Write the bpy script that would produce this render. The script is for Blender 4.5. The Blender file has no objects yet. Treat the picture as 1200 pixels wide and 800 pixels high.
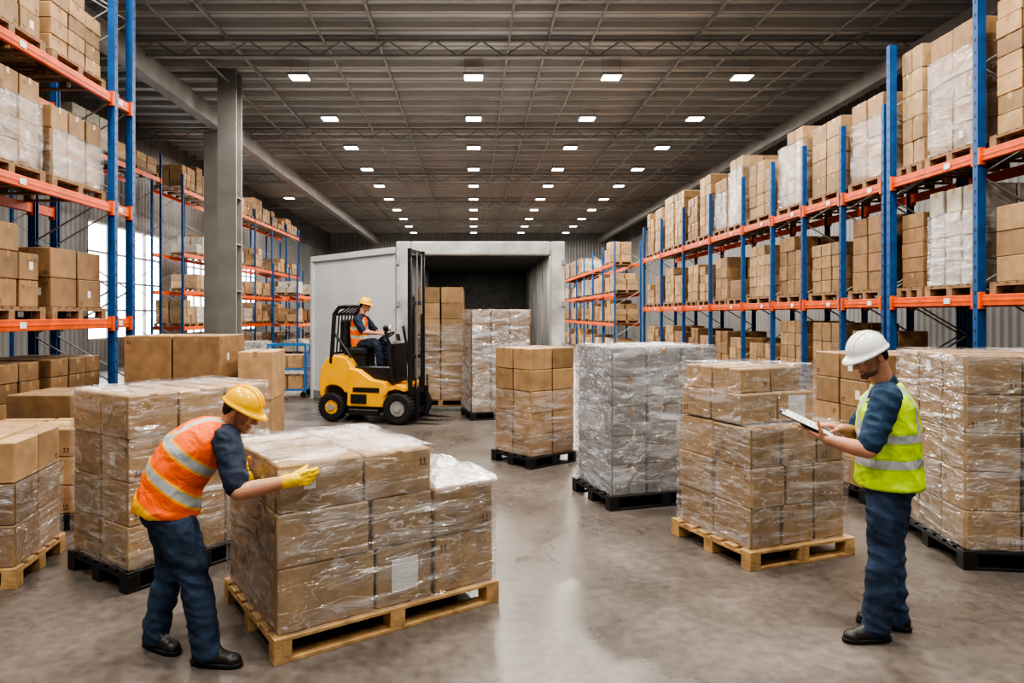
import bpy, math, random
from mathutils import Vector, Matrix, noise
from itertools import product
random.seed(11)
SC = bpy.context.scene.collection
V = Vector

# ------------------------------------------------------------------ materials
def newmat(name):
    m = bpy.data.materials.new(name); m.use_nodes = True
    nt = m.node_tree; b = nt.nodes["Principled BSDF"]
    return m, nt, b
def simple(name, col, rough=0.5, metal=0.0, bump=0.0, bscale=40, var=0.0, vscale=6, emis=None):
    m, nt, b = newmat(name)
    b.inputs["Base Color"].default_value = (*col, 1)
    b.inputs["Roughness"].default_value = rough
    b.inputs["Metallic"].default_value = metal
    tc = nt.nodes.new("ShaderNodeTexCoord")
    if var > 0:
        n = nt.nodes.new("ShaderNodeTexNoise"); n.inputs["Scale"].default_value = vscale
        n.inputs["Detail"].default_value = 5
        nt.links.new(tc.outputs["Object"], n.inputs["Vector"])
        r = nt.nodes.new("ShaderNodeValToRGB")
        r.color_ramp.elements[0].position = .3; r.color_ramp.elements[1].position = .7
        r.color_ramp.elements[0].color = (*[max(0, c*(1-var)) for c in col], 1)
        r.color_ramp.elements[1].color = (*[min(1, c*(1+var)) for c in col], 1)
        nt.links.new(n.outputs["Fac"], r.inputs["Fac"]); nt.links.new(r.outputs["Color"], b.inputs["Base Color"])
    if bump > 0:
        n2 = nt.nodes.new("ShaderNodeTexNoise"); n2.inputs["Scale"].default_value = bscale
        n2.inputs["Detail"].default_value = 3
        nt.links.new(tc.outputs["Object"], n2.inputs["Vector"])
        bp = nt.nodes.new("ShaderNodeBump"); bp.inputs["Strength"].default_value = bump
        bp.inputs["Distance"].default_value = 0.02
        nt.links.new(n2.outputs["Fac"], bp.inputs["Height"]); nt.links.new(bp.outputs["Normal"], b.inputs["Normal"])
    if emis:
        b.inputs["Emission Color"].default_value = (*emis[:3], 1); b.inputs["Emission Strength"].default_value = emis[3]
    return m

def cardboard_mat():
    m, nt, b = newmat("cardboard")
    at = nt.nodes.new("ShaderNodeAttribute"); at.attribute_name = "tint"
    tc = nt.nodes.new("ShaderNodeTexCoord")
    n = nt.nodes.new("ShaderNodeTexNoise"); n.inputs["Scale"].default_value = 7; n.inputs["Detail"].default_value = 6
    nt.links.new(tc.outputs["Object"], n.inputs["Vector"])
    mr = nt.nodes.new("ShaderNodeMapRange"); mr.inputs[1].default_value = .3; mr.inputs[2].default_value = .7
    mr.inputs[3].default_value = .76; mr.inputs[4].default_value = 1.15
    nt.links.new(n.outputs["Fac"], mr.inputs[0])
    mx = nt.nodes.new("ShaderNodeVectorMath"); mx.operation = 'SCALE'
    nt.links.new(at.outputs["Color"], mx.inputs[0]); nt.links.new(mr.outputs[0], mx.inputs["Scale"])
    nt.links.new(mx.outputs[0], b.inputs["Base Color"])
    b.inputs["Roughness"].default_value = .65
    bp = nt.nodes.new("ShaderNodeBump"); bp.inputs["Strength"].default_value = .25; bp.inputs["Distance"].default_value = .02
    nt.links.new(n.outputs["Fac"], bp.inputs["Height"]); nt.links.new(bp.outputs["Normal"], b.inputs["Normal"])
    return m

def film_mat(name, lo, hi, g0, g1, gcol=(.9, .9, .9), haze=(.82, .83, .85), hw=.25, rough=.17, zsc=6):
    m, nt, b = newmat(name); L = nt.links.new
    tc = nt.nodes.new("ShaderNodeTexCoord")
    mp = nt.nodes.new("ShaderNodeMapping"); mp.inputs["Scale"].default_value = (1.2, 1.2, zsc); mp.inputs["Rotation"].default_value = (.10, .14, 0)
    L(tc.outputs["Object"], mp.inputs[0])
    n = nt.nodes.new("ShaderNodeTexNoise"); n.inputs["Scale"].default_value = 1.6; n.inputs["Detail"].default_value = 4
    n.inputs["Roughness"].default_value = .55; n.inputs["Distortion"].default_value = .5
    L(mp.outputs[0], n.inputs["Vector"])
    n2 = nt.nodes.new("ShaderNodeTexNoise"); n2.inputs["Scale"].default_value = 3.6; n2.inputs["Detail"].default_value = 4
    n2.inputs["Distortion"].default_value = 1.2
    L(tc.outputs["Object"], n2.inputs["Vector"])
    n3 = nt.nodes.new("ShaderNodeTexNoise"); n3.inputs["Scale"].default_value = 1.6; n3.inputs["Detail"].default_value = 3
    L(mp.outputs[0], n3.inputs["Vector"])
    def ridge(src, a, bb):
        s = nt.nodes.new("ShaderNodeMath"); s.operation = 'SUBTRACT'; s.inputs[1].default_value = .5; L(src, s.inputs[0])
        ab = nt.nodes.new("ShaderNodeMath"); ab.operation = 'ABSOLUTE'; L(s.outputs[0], ab.inputs[0])
        mr = nt.nodes.new("ShaderNodeMapRange"); mr.inputs[1].default_value = a; mr.inputs[2].default_value = 0
        mr.inputs[3].default_value = 0; mr.inputs[4].default_value = bb; L(ab.outputs[0], mr.inputs[0]); return mr.outputs[0]
    r1 = ridge(n.outputs["Fac"], .014, hi); r2 = ridge(n2.outputs["Fac"], .008, hi*.6)
    mxm = nt.nodes.new("ShaderNodeMath"); mxm.operation = 'MAXIMUM'; L(r1, mxm.inputs[0]); L(r2, mxm.inputs[1])
    hz = nt.nodes.new("ShaderNodeMapRange"); hz.inputs[1].default_value = .48; hz.inputs[2].default_value = .70
    hz.inputs[3].default_value = lo; hz.inputs[4].default_value = lo+hw; L(n3.outputs["Fac"], hz.inputs[0])
    ad = nt.nodes.new("ShaderNodeMath"); ad.operation = 'ADD'; L(mxm.outputs[0], ad.inputs[0]); L(hz.outputs[0], ad.inputs[1])
    hs = nt.nodes.new("ShaderNodeMath"); hs.operation = 'ADD'; L(n.outputs["Fac"], hs.inputs[0]); L(n2.outputs["Fac"], hs.inputs[1])
    bp = nt.nodes.new("ShaderNodeBump"); bp.inputs["Strength"].default_value = .9; bp.inputs["Distance"].default_value = .08
    L(hs.outputs[0], bp.inputs["Height"])
    gl = nt.nodes.new("ShaderNodeBsdfGlossy"); gl.inputs["Color"].default_value = (*gcol, 1); gl.inputs["Roughness"].default_value = rough
    L(bp.outputs["Normal"], gl.inputs["Normal"])
    lw = nt.nodes.new("ShaderNodeLayerWeight"); lw.inputs["Blend"].default_value = .4; L(bp.outputs["Normal"], lw.inputs["Normal"])
    mr = nt.nodes.new("ShaderNodeMapRange"); mr.inputs[3].default_value = g0; mr.inputs[4].default_value = g1; L(lw.outputs["Facing"], mr.inputs[0])
    tr = nt.nodes.new("ShaderNodeBsdfTransparent"); m1 = nt.nodes.new("ShaderNodeMixShader")
    L(mr.outputs[0], m1.inputs[0]); L(tr.outputs[0], m1.inputs[1]); L(gl.outputs[0], m1.inputs[2])
    b.inputs["Base Color"].default_value = (*haze, 1); b.inputs["Roughness"].default_value = .3; L(bp.outputs["Normal"], b.inputs["Normal"])
    m2 = nt.nodes.new("ShaderNodeMixShader"); L(ad.outputs[0], m2.inputs[0]); L(m1.outputs[0], m2.inputs[1]); L(b.outputs[0], m2.inputs[2])
    L(m2.outputs[0], nt.nodes["Material Output"].inputs["Surface"])
    return m

def vest_mat(name, col, edge):
    m, nt, b = newmat(name)
    def band(attr):
        at = nt.nodes.new("ShaderNodeAttribute"); at.attribute_name = attr
        lt = nt.nodes.new("ShaderNodeMath"); lt.operation = 'LESS_THAN'; lt.inputs[1].default_value = 0
        nt.links.new(at.outputs["Fac"], lt.inputs[0]); return lt
    l1 = band("band"); l2 = band("trim")
    mx = nt.nodes.new("ShaderNodeMix"); mx.data_type = 'RGBA'
    mx.inputs["A"].default_value = (*col, 1); mx.inputs["B"].default_value = (*edge, 1)
    nt.links.new(l2.outputs[0], mx.inputs["Factor"])
    m2 = nt.nodes.new("ShaderNodeMix"); m2.data_type = 'RGBA'
    nt.links.new(mx.outputs["Result"], m2.inputs["A"]); m2.inputs["B"].default_value = (.42, .43, .42, 1)
    nt.links.new(l1.outputs[0], m2.inputs["Factor"]); nt.links.new(m2.outputs["Result"], b.inputs["Base Color"])
    b.inputs["Roughness"].default_value = .6
    tc = nt.nodes.new("ShaderNodeTexCoord"); n2 = nt.nodes.new("ShaderNodeTexNoise"); n2.inputs["Scale"].default_value = 9; n2.inputs["Distortion"].default_value = 1
    nt.links.new(tc.outputs["Object"], n2.inputs["Vector"]); bp = nt.nodes.new("ShaderNodeBump"); bp.inputs["Strength"].default_value = .5
    bp.inputs["Distance"].default_value = .04; nt.links.new(n2.outputs["Fac"], bp.inputs["Height"]); nt.links.new(bp.outputs["Normal"], b.inputs["Normal"])
    return m

def floor_mat():
    m, nt, b = newmat("polished_concrete")
    tc = nt.nodes.new("ShaderNodeTexCoord")
    n = nt.nodes.new("ShaderNodeTexNoise"); n.inputs["Scale"].default_value = .8; n.inputs["Detail"].default_value = 11
    n.inputs["Roughness"].default_value = .66; n.inputs["Distortion"].default_value = .3
    nt.links.new(tc.outputs["Object"], n.inputs["Vector"])
    r = nt.nodes.new("ShaderNodeValToRGB")
    r.color_ramp.elements[0].position = .30; r.color_ramp.elements[1].position = .70
    r.color_ramp.elements[0].color = (.074, .061, .052, 1); r.color_ramp.elements[1].color = (.162, .138, .120, 1)
    nt.links.new(n.outputs["Fac"], r.inputs["Fac"])
    n3 = nt.nodes.new("ShaderNodeTexNoise"); n3.inputs["Scale"].default_value = 14; n3.inputs["Detail"].default_value = 8
    nt.links.new(tc.outputs["Object"], n3.inputs["Vector"])
    mx = nt.nodes.new("ShaderNodeMix"); mx.data_type = 'RGBA'; mx.blend_type = 'OVERLAY'; mx.inputs["Factor"].default_value = .6
    nt.links.new(r.outputs["Color"], mx.inputs["A"]); nt.links.new(n3.outputs["Fac"], mx.inputs["B"])
    nt.links.new(mx.outputs["Result"], b.inputs["Base Color"])
    mr = nt.nodes.new("ShaderNodeMapRange"); mr.inputs[1].default_value = .3; mr.inputs[2].default_value = .7
    mr.inputs[3].default_value = .20; mr.inputs[4].default_value = .44
    nt.links.new(n.outputs["Fac"], mr.inputs[0]); nt.links.new(mr.outputs[0], b.inputs["Roughness"])
    bp = nt.nodes.new("ShaderNodeBump"); bp.inputs["Strength"].default_value = .12; bp.inputs["Distance"].default_value = .01
    nt.links.new(n3.outputs["Fac"], bp.inputs["Height"]); nt.links.new(bp.outputs["Normal"], b.inputs["Normal"])
    return m

def deck_mat(name, c0, c1, scale, axis='Y'):
    m, nt, b = newmat(name)
    tc = nt.nodes.new("ShaderNodeTexCoord")
    w = nt.nodes.new("ShaderNodeTexWave"); w.bands_direction = axis; w.inputs["Scale"].default_value = scale
    w.inputs["Distortion"].default_value = 0
    nt.links.new(tc.outputs["Object"], w.inputs["Vector"])
    r = nt.nodes.new("ShaderNodeValToRGB"); r.color_ramp.elements[0].color = (*c0, 1); r.color_ramp.elements[1].color = (*c1, 1)
    nt.links.new(w.outputs["Fac"], r.inputs["Fac"])
    n = nt.nodes.new("ShaderNodeTexNoise"); n.inputs["Scale"].default_value = .35; n.inputs["Detail"].default_value = 6
    nt.links.new(tc.outputs["Object"], n.inputs["Vector"])
    mx = nt.nodes.new("ShaderNodeMix"); mx.data_type = 'RGBA'; mx.blend_type = 'OVERLAY'; mx.inputs["Factor"].default_value = .6
    nt.links.new(r.outputs["Color"], mx.inputs["A"]); nt.links.new(n.outputs["Fac"], mx.inputs["B"]); nt.links.new(mx.outputs["Result"], b.inputs["Base Color"])
    b.inputs["Roughness"].default_value = .55
    bp = nt.nodes.new("ShaderNodeBump"); bp.inputs["Strength"].default_value = .6; bp.inputs["Distance"].default_value = .05
    nt.links.new(w.outputs["Fac"], bp.inputs["Height"]); nt.links.new(bp.outputs["Normal"], b.inputs["Normal"])
    return m

M_CARD = cardboard_mat()
M_TAPE = simple("packing_tape", (.36, .23, .11), .22)
M_MARK = simple("printed_ink", (.07, .04, .02), .7)
M_LAB = simple("paper_label", (.70, .70, .68), .5)
M_FILM = film_mat("stretch_film", .015, .34, .05, .46, hw=.26, rough=.13)
M_FILM2 = film_mat("dense_stretch_film", .05, .42, .22, .68, (.88, .91, .96), (.80, .83, .87), .42, .11, 4)
M_FILM3 = film_mat("bunched_stretch_film", .16, .5, .15, .6, (.95, .95, .95), (.85, .86, .88), .3, .12)
M_WOOD = simple("pallet_wood", (.45, .275, .12), .65, var=.35, vscale=9, bump=.25)
M_WOODOLD = simple("worn_pallet_wood", (.24, .15, .08), .7, var=.35, vscale=8)
M_BLK = simple("black_plastic", (.012, .012, .013), .45, var=.3)
M_BLUE = simple("blue_painted_steel", (.007, .068, .215), .45, var=.2)
M_ORG = simple("orange_painted_steel", (.66, .090, .006), .45, var=.2)
M_STEEL = simple("grey_painted_steel", (.27, .26, .25), .45, var=.15, vscale=2)
M_COLM = simple("column_grey_paint", (.24, .228, .212), .5, var=.2, vscale=1.2)
M_WHITE = simple("white_panel", (.64, .65, .66), .35, var=.10, vscale=1.0)
M_FRAME = simple("worn_frame_paint", (.44, .43, .41), .5, var=.4, vscale=2.5)
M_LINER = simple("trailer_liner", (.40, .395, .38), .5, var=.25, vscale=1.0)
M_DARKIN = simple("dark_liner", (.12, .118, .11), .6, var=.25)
M_YEL = simple("yellow_paint", (.88, .42, .004), .3, var=.06)
M_RUB = simple("rubber", (.012, .012, .012), .7, bump=.3)
M_DKST = simple("dark_steel", (.025, .025, .028), .4, .3)
M_CHROME = simple("bright_steel", (.6, .6, .6), .25, .9)
M_SKIN = simple("skin", (.48, .23, .14), .5, var=.12, vscale=12)
M_HAIR = simple("dark_hair", (.02, .014, .01), .7, bump=.4, bscale=90)
M_BEARD = simple("short_beard", (.17, .09, .058), .8, bump=.4, bscale=120)
M_NAVY = simple("navy_cotton", (.010, .018, .04), .8, bump=.3, bscale=25)
M_SHIRT = simple("blue_cotton_shirt", (.014, .045, .09), .8, bump=.3, bscale=25)
M_JEAN = simple("denim", (.028, .052, .100), .85, var=.55, vscale=6, bump=.6, bscale=16)
M_JEAN2 = simple("dark_denim", (.024, .042, .078), .85, var=.55, vscale=6, bump=.6, bscale=16)
M_SHOE = simple("dark_leather", (.022, .018, .015), .45, bump=.2)
M_GLOVE = simple("yellow_glove", (.88, .55, .01), .6, bump=.3)
M_HELY = simple("yellow_helmet_plastic", (.92, .50, .004), .25)
M_HELW = simple("white_helmet_plastic", (.78, .78, .76), .25)
M_EYE = simple("eye_white", (.7, .67, .65), .3)
M_LIP = simple("lips", (.36, .13, .10), .5)
M_IRIS = simple("iris", (.03, .02, .012), .3)
M_VESTO = vest_mat("orange_vest_cloth", (.95, .13, .004), (.85, .40, .01))
M_VESTY = vest_mat("yellow_vest_cloth", (.58, .84, .004), (.42, .66, .004))
M_FLOOR = floor_mat()
M_DECK = deck_mat("corrugated_roof_deck", (.25, .243, .23), (.50, .485, .46), .9, 'Y')
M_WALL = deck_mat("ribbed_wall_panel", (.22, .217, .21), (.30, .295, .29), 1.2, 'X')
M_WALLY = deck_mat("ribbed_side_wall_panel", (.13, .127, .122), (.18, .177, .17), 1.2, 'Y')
M_PURL = simple("purlin_steel", (.46, .445, .42), .5)
M_GLOW = simple("window_daylight", (.9, .95, 1), .3, emis=(.85, .93, 1, 6))
M_LED = simple("led_diffuser", (.9, .9, .9), .3, emis=(1, .98, .94, 14))
M_CROAT = simple("trolley_blue", (.03, .16, .40), .4)

# ------------------------------------------------------------------ mesh builder
class MB:
    def __init__(s): s.v = []; s.f = []; s.m = []; s.s = []
    def add(s, vs, fs, mi=0, smooth=False, M=None):
        o = len(s.v)
        for v in vs:
            v = V(v)
            if M is not None: v = M @ v
            s.v.append(v)
        for f in fs: s.f.append([i+o for i in f]); s.m.append(mi); s.s.append(smooth)
    def box(s, c, d, mi=0, M=None, ch=0.0):
        if ch <= 0:
            h = [x/2 for x in d]
            vs = [(c[0]+sx*h[0], c[1]+sy*h[1], c[2]+sz*h[2]) for sx, sy, sz in product((-1, 1), repeat=3)]
            fs = [(0, 1, 3, 2), (4, 6, 7, 5), (0, 4, 5, 1), (2, 3, 7, 6), (0, 2, 6, 4), (1, 5, 7, 3)]
            s.add(vs, fs, mi, False, M)
        else:
            vs, fs = chbox(d, ch); vs = [V(v)+V(c) for v in vs]
            s.add(vs, fs, mi, False, M)
    def capsule(s, p0, r0, p1, r1, n=14, mi=0, k=4, smooth=True):
        p0 = V(p0); p1 = V(p1); d = p1-p0
        if d.length < 1e-6: d = V((0, 0, 1e-4))
        z = d.normalized(); x = z.orthogonal().normalized(); y = z.cross(x)
        vs = []; fs = []; rings = []
        for j in range(k+1):
            a = -math.pi/2 + j*(math.pi/2)/k
            rings.append((p0+z*r0*math.sin(a), max(r0*math.cos(a), r0*.02)))
        for j in range(k+1):
            a = j*(math.pi/2)/k
            rings.append((p1+z*r1*math.sin(a), max(r1*math.cos(a), r1*.02)))
        for c, r in rings:
            for i in range(n):
                t = 2*math.pi*i/n; vs.append(c+x*r*math.cos(t)+y*r*math.sin(t))
        for j in range(len(rings)-1):
            for i in range(n):
                fs.append((j*n+i, j*n+(i+1) % n, (j+1)*n+(i+1) % n, (j+1)*n+i))
        fs.append(tuple(range(n))[::-1]); fs.append(tuple((len(rings)-1)*n+i for i in range(n)))
        s.add(vs, fs, mi, smooth)
    def chain(s, pts, rs, n=14, mi=0):
        for i in range(len(pts)-1): s.capsule(pts[i], rs[i], pts[i+1], rs[i+1], n, mi)
    def cyl(s, p0, p1, r0, r1=None, n=16, mi=0, smooth=False):
        if r1 is None: r1 = r0
        p0 = V(p0); p1 = V(p1); z = (p1-p0).normalized(); x = z.orthogonal().normalized(); y = z.cross(x)
        vs = []
        for c, r in ((p0, r0), (p1, r1)):
            for i in range(n):
                t = 2*math.pi*i/n; vs.append(c+x*r*math.cos(t)+y*r*math.sin(t))
        fs = [(i, (i+1) % n, n+(i+1) % n, n+i) for i in range(n)]
        s.add(vs, fs, mi, smooth); s.add(vs, [tuple(range(n))[::-1], tuple(range(n, 2*n))], mi, False)
    def ell(s, c, r, mi=0, M=None, nu=16, nv=10):
        vs = []; fs = []
        for j in range(nv+1):
            a = -math.pi/2+math.pi*j/nv; cr = max(math.cos(a), .01)
            for i in range(nu):
                t = 2*math.pi*i/nu
                vs.append((c[0]+r[0]*cr*math.cos(t), c[1]+r[1]*cr*math.sin(t), c[2]+r[2]*math.sin(a)))
        for j in range(nv):
            for i in range(nu): fs.append((j*nu+i, j*nu+(i+1) % nu, (j+1)*nu+(i+1) % nu, (j+1)*nu+i))
        fs.append(tuple(range(nu))[::-1]); fs.append(tuple(nv*nu+i for i in range(nu)))
        s.add(vs, fs, mi, True, M)
    def loft(s, rings, n=28, e=2.4, mi=0):
        vs = []; fs = []
        for c, ax, ay in rings:
            for i in range(n):
                t = 2*math.pi*i/n; ct = math.cos(t); st = math.sin(t)
                a = math.copysign(abs(ct)**(2/e), ct); b = math.copysign(abs(st)**(2/e), st)
                vs.append(V(c)+ax*a+ay*b)
        for j in range(len(rings)-1):
            for i in range(n): fs.append((j*n+i, j*n+(i+1) % n, (j+1)*n+(i+1) % n, (j+1)*n+i))
        fs.append(tuple(range(n))[::-1]); fs.append(tuple((len(rings)-1)*n+i for i in range(n)))
        s.add(vs, fs, mi, True)
    def prof(s, pts, y0, y1, mi=0, M=None):   # extrude xz polygon along y
        n = len(pts); vs = [(x, y0, z) for x, z in pts]+[(x, y1, z) for x, z in pts]
        fs = [tuple(range(n)), tuple(range(2*n-1, n-1, -1))]+[(i, n+i, n+(i+1) % n, (i+1) % n) for i in range(n)]
        s.add(vs, fs, mi, False, M)
    def mesh(s, name, mats):
        me = bpy.data.meshes.new(name); me.from_pydata([tuple(v) for v in s.v], [], s.f)
        for m in mats: me.materials.append(m)
        me.polygons.foreach_set("material_index", s.m); me.polygons.foreach_set("use_smooth", s.s)
        me.update(); return me

def chbox(d, c):
    h = [x/2 for x in d]; c = min(c, min(h)*.5); idx = {}; vs = []
    for sg in product((-1, 1), repeat=3):
        for a in range(3):
            idx[(sg, a)] = len(vs); vs.append(V([sg[i]*(h[i]-(0 if i == a else c)) for i in range(3)]))
    fs = []
    for a in range(3):
        b, e = [i for i in range(3) if i != a]
        for s_ in (-1, 1):
            q = []
            for sb, se in ((-1, -1), (1, -1), (1, 1), (-1, 1)):
                g = [0]*3; g[a] = s_; g[b] = sb; g[e] = se; q.append(idx[(tuple(g), a)])
            fs.append(q)
    for k in range(3):
        a, b = [i for i in range(3) if i != k]
        for sa, sb in product((-1, 1), repeat=2):
            g0 = [0]*3; g0[a] = sa; g0[b] = sb; g0[k] = -1; g1 = list(g0); g1[k] = 1
            g0 = tuple(g0); g1 = tuple(g1)
            fs.append([idx[(g0, a)], idx[(g1, a)], idx[(g1, b)], idx[(g0, b)]])
    for sg in product((-1, 1), repeat=3): fs.append([idx[(sg, 0)], idx[(sg, 1)], idx[(sg, 2)]])
    out = []
    for f in fs:
        cc = sum((vs[i] for i in f), V())/len(f); nn = (vs[f[1]]-vs[f[0]]).cross(vs[f[2]]-vs[f[0]])
        out.append(f if nn.dot(cc) > 0 else f[::-1])
    return vs, out

def mkobj(name, me, parent=None, label=None, category=None, group=None, kind=None, loc=(0, 0, 0), rz=0.0):
    o = bpy.data.objects.new(name, me); SC.objects.link(o)
    o.location = loc; o.rotation_euler = (0, 0, rz)
    if parent: o.parent = parent
    if label: o["label"] = label
    if category: o["category"] = category
    if group: o["group"] = group
    if kind: o["kind"] = kind
    return o

def structure(name, mb, mats, label=None, category=None):
    return mkobj(name, mb.mesh(name, mats), kind="structure", label=label, category=category)

# ------------------------------------------------------------------ room
def sbox(name, c, d, mat, label, cat):
    mb = MB(); mb.box(c, d); return structure(name, mb, [mat], label, cat)
CZ = 9.3
sbox("floor", (0, 26, -.1), (28, 74, .2), M_FLOOR, "polished brown-grey concrete warehouse floor", "floor")
sbox("ceiling", (0, 26, CZ+.1), (28, 74, .2), M_DECK, "corrugated grey metal roof deck", "ceiling")
sbox("wall_back", (0, 62.1, CZ/2), (28, .2, CZ), M_WALL, "grey ribbed metal end wall", "wall")
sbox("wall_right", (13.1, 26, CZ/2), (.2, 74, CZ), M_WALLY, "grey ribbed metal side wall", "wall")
winY = [(23.0, 28.4), (31, 34.3), (37.5, 40.8)]
mb = MB(); y = -11
for a, b in winY:
    mb.box((-13.1, (y+a)/2, CZ/2), (.2, a-y, CZ)); mb.box((-13.1, (a+b)/2, .5), (.2, b-a, 1.0))
    mb.box((-13.1, (a+b)/2, (5.1+CZ)/2), (.2, b-a, CZ-5.1)); y = b
mb.box((-13.1, (y+63)/2, CZ/2), (.2, 63-y, CZ))
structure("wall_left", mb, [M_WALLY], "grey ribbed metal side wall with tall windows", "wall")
for i, (a, b) in enumerate(winY):
    mb = MB(); mb.box((-13.12, (a+b)/2, 3.05), (.02, b-a, 4.1), 1)
    for k in range(5): mb.box((-13.05, a+(b-a)*k/4, 3.05), (.1, .07, 4.1), 0)
    for k in range(5): mb.box((-13.05, (a+b)/2, 1.03+4.04*k/4), (.1, b-a, .07), 0)
    structure("window_%d" % (i+1), mb, [M_STEEL, M_GLOW], "tall multi-pane window with bright daylight", "window")
tn = 0
def trim(c, d, mat=M_PURL, label="grey steel roof purlin"):
    global tn; tn += 1; sbox("trim_%d" % tn, c, d, mat, label, "roof beam")
y = 9.0
while y < 61:
    trim((0, y, CZ-.08), (26.4, .06, .16)); y += 0.92
for x in (-6.4, -2.5, 1.95, 5.8, 10):
    trim((x, 26, CZ-.22), (.06, 71, .10), M_STEEL, "grey steel longitudinal roof tie")
for yy in (17.6, 26, 34.4, 42.8, 51.2):
    mbt = MB(); mbt.box((0, yy, CZ-.36), (26.4, .12, .06)); mbt.box((0, yy, CZ-.75), (26.4, .10, .06))
    for k in range(44):
        x0 = -13+k*.6; z0, z1 = (CZ-.75, CZ-.36) if k % 2 else (CZ-.36, CZ-.75)
        mbt.cyl((x0, yy, z0), (x0+.6, yy, z1), .018, n=6)
    tn += 1; structure("trim_%d" % tn, mbt, [M_COLM], "grey steel lattice roof truss", "roof truss")
trim((-8.6, 28, 8.35), (.35, 66, .55), M_COLM, "large grey steel eave beam")
trim((11.2, 28, 8.5), (.3, 66, .45), M_COLM, "large grey steel eave beam")
for x in (-7.3, -3.8, .9, 3.0, 6.8, 8.9):
    mb = MB(); mb.cyl((x, 6, CZ-.48), (x, 61, CZ-.48), .03, n=8)
    tn += 1; structure("trim_%d" % tn, mb, [M_STEEL], "thin grey ceiling pipe", "pipe")
def column(x, y, w, h):
    mb = MB()
    mb.box((0, -w*.42, h/2), (w, .06, h)); mb.box((0, w*.42, h/2), (w, .06, h)); mb.box((0, 0, h/2), (.07, w*.78, h))
    mb.box((0, 0, .02), (w+.2, w+.2, .04))
    for zz in (1.2, 2.6, 4.0, 5.4):
        mb.box((0, 0, zz), (w*.98, w*.8, .03))
    mkobj("steel_column", mb.mesh("steel_column", [M_COLM]), loc=(x, y, 0), label="tall grey steel I-beam column",
          category="column", group="steel columns")
column(-7.35, 20.6, .56, 9.2); column(-8.85, 23.2, .46, 8.05)

# ------------------------------------------------------------------ lights
hm = MB(); hm.box((0, 0, .05), (.60, .5, .08), 0, ch=.015); hm.box((0, 0, .11), (.3, .14, .06), 0)
for sx in (-.25, .25): hm.cyl((sx, 0, .09), (sx, 0, .62), .006, n=6)
hme = hm.mesh("lamp_housing", [M_STEEL]); dm = MB(); dm.box((0, 0, 0), (.50, .42, .02)); dme = dm.mesh("lamp_diffuser", [M_LED])
LZ = 8.68
def bay(x, yy, en):
    e = mkobj("high_bay_light", hme, label="suspended rectangular LED high bay light, switched on", category="ceiling light",
              group="rows of high bay lights", loc=(x, yy, LZ))
    mkobj("diffuser", dme, parent=e)
    ld = bpy.data.lights.new("bay_lamp", 'AREA'); ld.shape = 'RECTANGLE'; ld.size = .48; ld.size_y = .4
    ld.energy = en; ld.color = (1, .945, .87)
    lo = bpy.data.objects.new("bay_lamp", ld); SC.objects.link(lo); lo.location = (x, yy, LZ-.03)
for iy in range(0, 10):
    for x in (-5, 0, 3.95, 7.7): bay(x, 19.6+iy*4.15, 310)
for yy in (11.8, 7.6, 3.4):
    for x in (-4.6, .4, 4.8): bay(x, yy, 310)
for x in (-3, 3): bay(x, -.8, 300)
for yy in (30, 40): bay(-10.8, yy, 200)
ld = bpy.data.lights.new("front_fill", 'AREA'); ld.shape = 'RECTANGLE'; ld.size = 7; ld.size_y = 4; ld.energy = 140; ld.color = (.95, .97, 1)  # added soft fill behind the camera, lights the foreground from the front
lo = bpy.data.objects.new("front_fill", ld); SC.objects.link(lo); lo.location = (1, -7, 4.8); lo.rotation_euler = (math.radians(76), 0, 0)
w = bpy.data.worlds.new("World"); bpy.context.scene.world = w; w.use_nodes = True
w.node_tree.nodes["Background"].inputs[0].default_value = (.8, .85, .9, 1); w.node_tree.nodes["Background"].inputs[1].default_value = .22

# ------------------------------------------------------------------ pallets
_pc = {}
def pallet_mesh(L, W, mat):
    key = (round(L, 2), round(W, 2), mat.name)
    if key in _pc: return _pc[key]
    mb = MB(); H = .14
    n = max(5, int(W/.135)); bw = W/n*.74
    for i in range(n):
        yy = -W/2+bw/2+(W-bw)*i/(n-1); mb.box((0, yy, H-.011), (L, bw, .022), ch=.003)
    for x in (-L/2+.05, 0, L/2-.05):
        mb.box((x, 0, H-.033), (.1, W, .022), ch=.002)
        for yy in (-W/2+.05, 0, W/2-.05): mb.box((x, yy, .06), (.1, .1, .082), ch=.003)
    for yy in (-W/2+.05, 0, W/2-.05): mb.box((0, yy, .011), (L, .1, .022), ch=.002)
    me = mb.mesh("pallet", [mat]); _pc[key] = me; return me
def pallet(cx, cy, z, ang, L, W, mat, label=None, group="pallets on the warehouse floor"):
    lab = label or {"pallet_wood": "light wooden shipping pallet under stacked cartons", "worn_pallet_wood": "worn brown wooden pallet on a rack level",
                    "black_plastic": "black pallet under wrapped cartons"}[mat.name]
    return mkobj("pallet", pallet_mesh(L, W, mat), loc=(cx, cy, z), rz=ang, label=lab, category="pallet", group=group)

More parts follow.
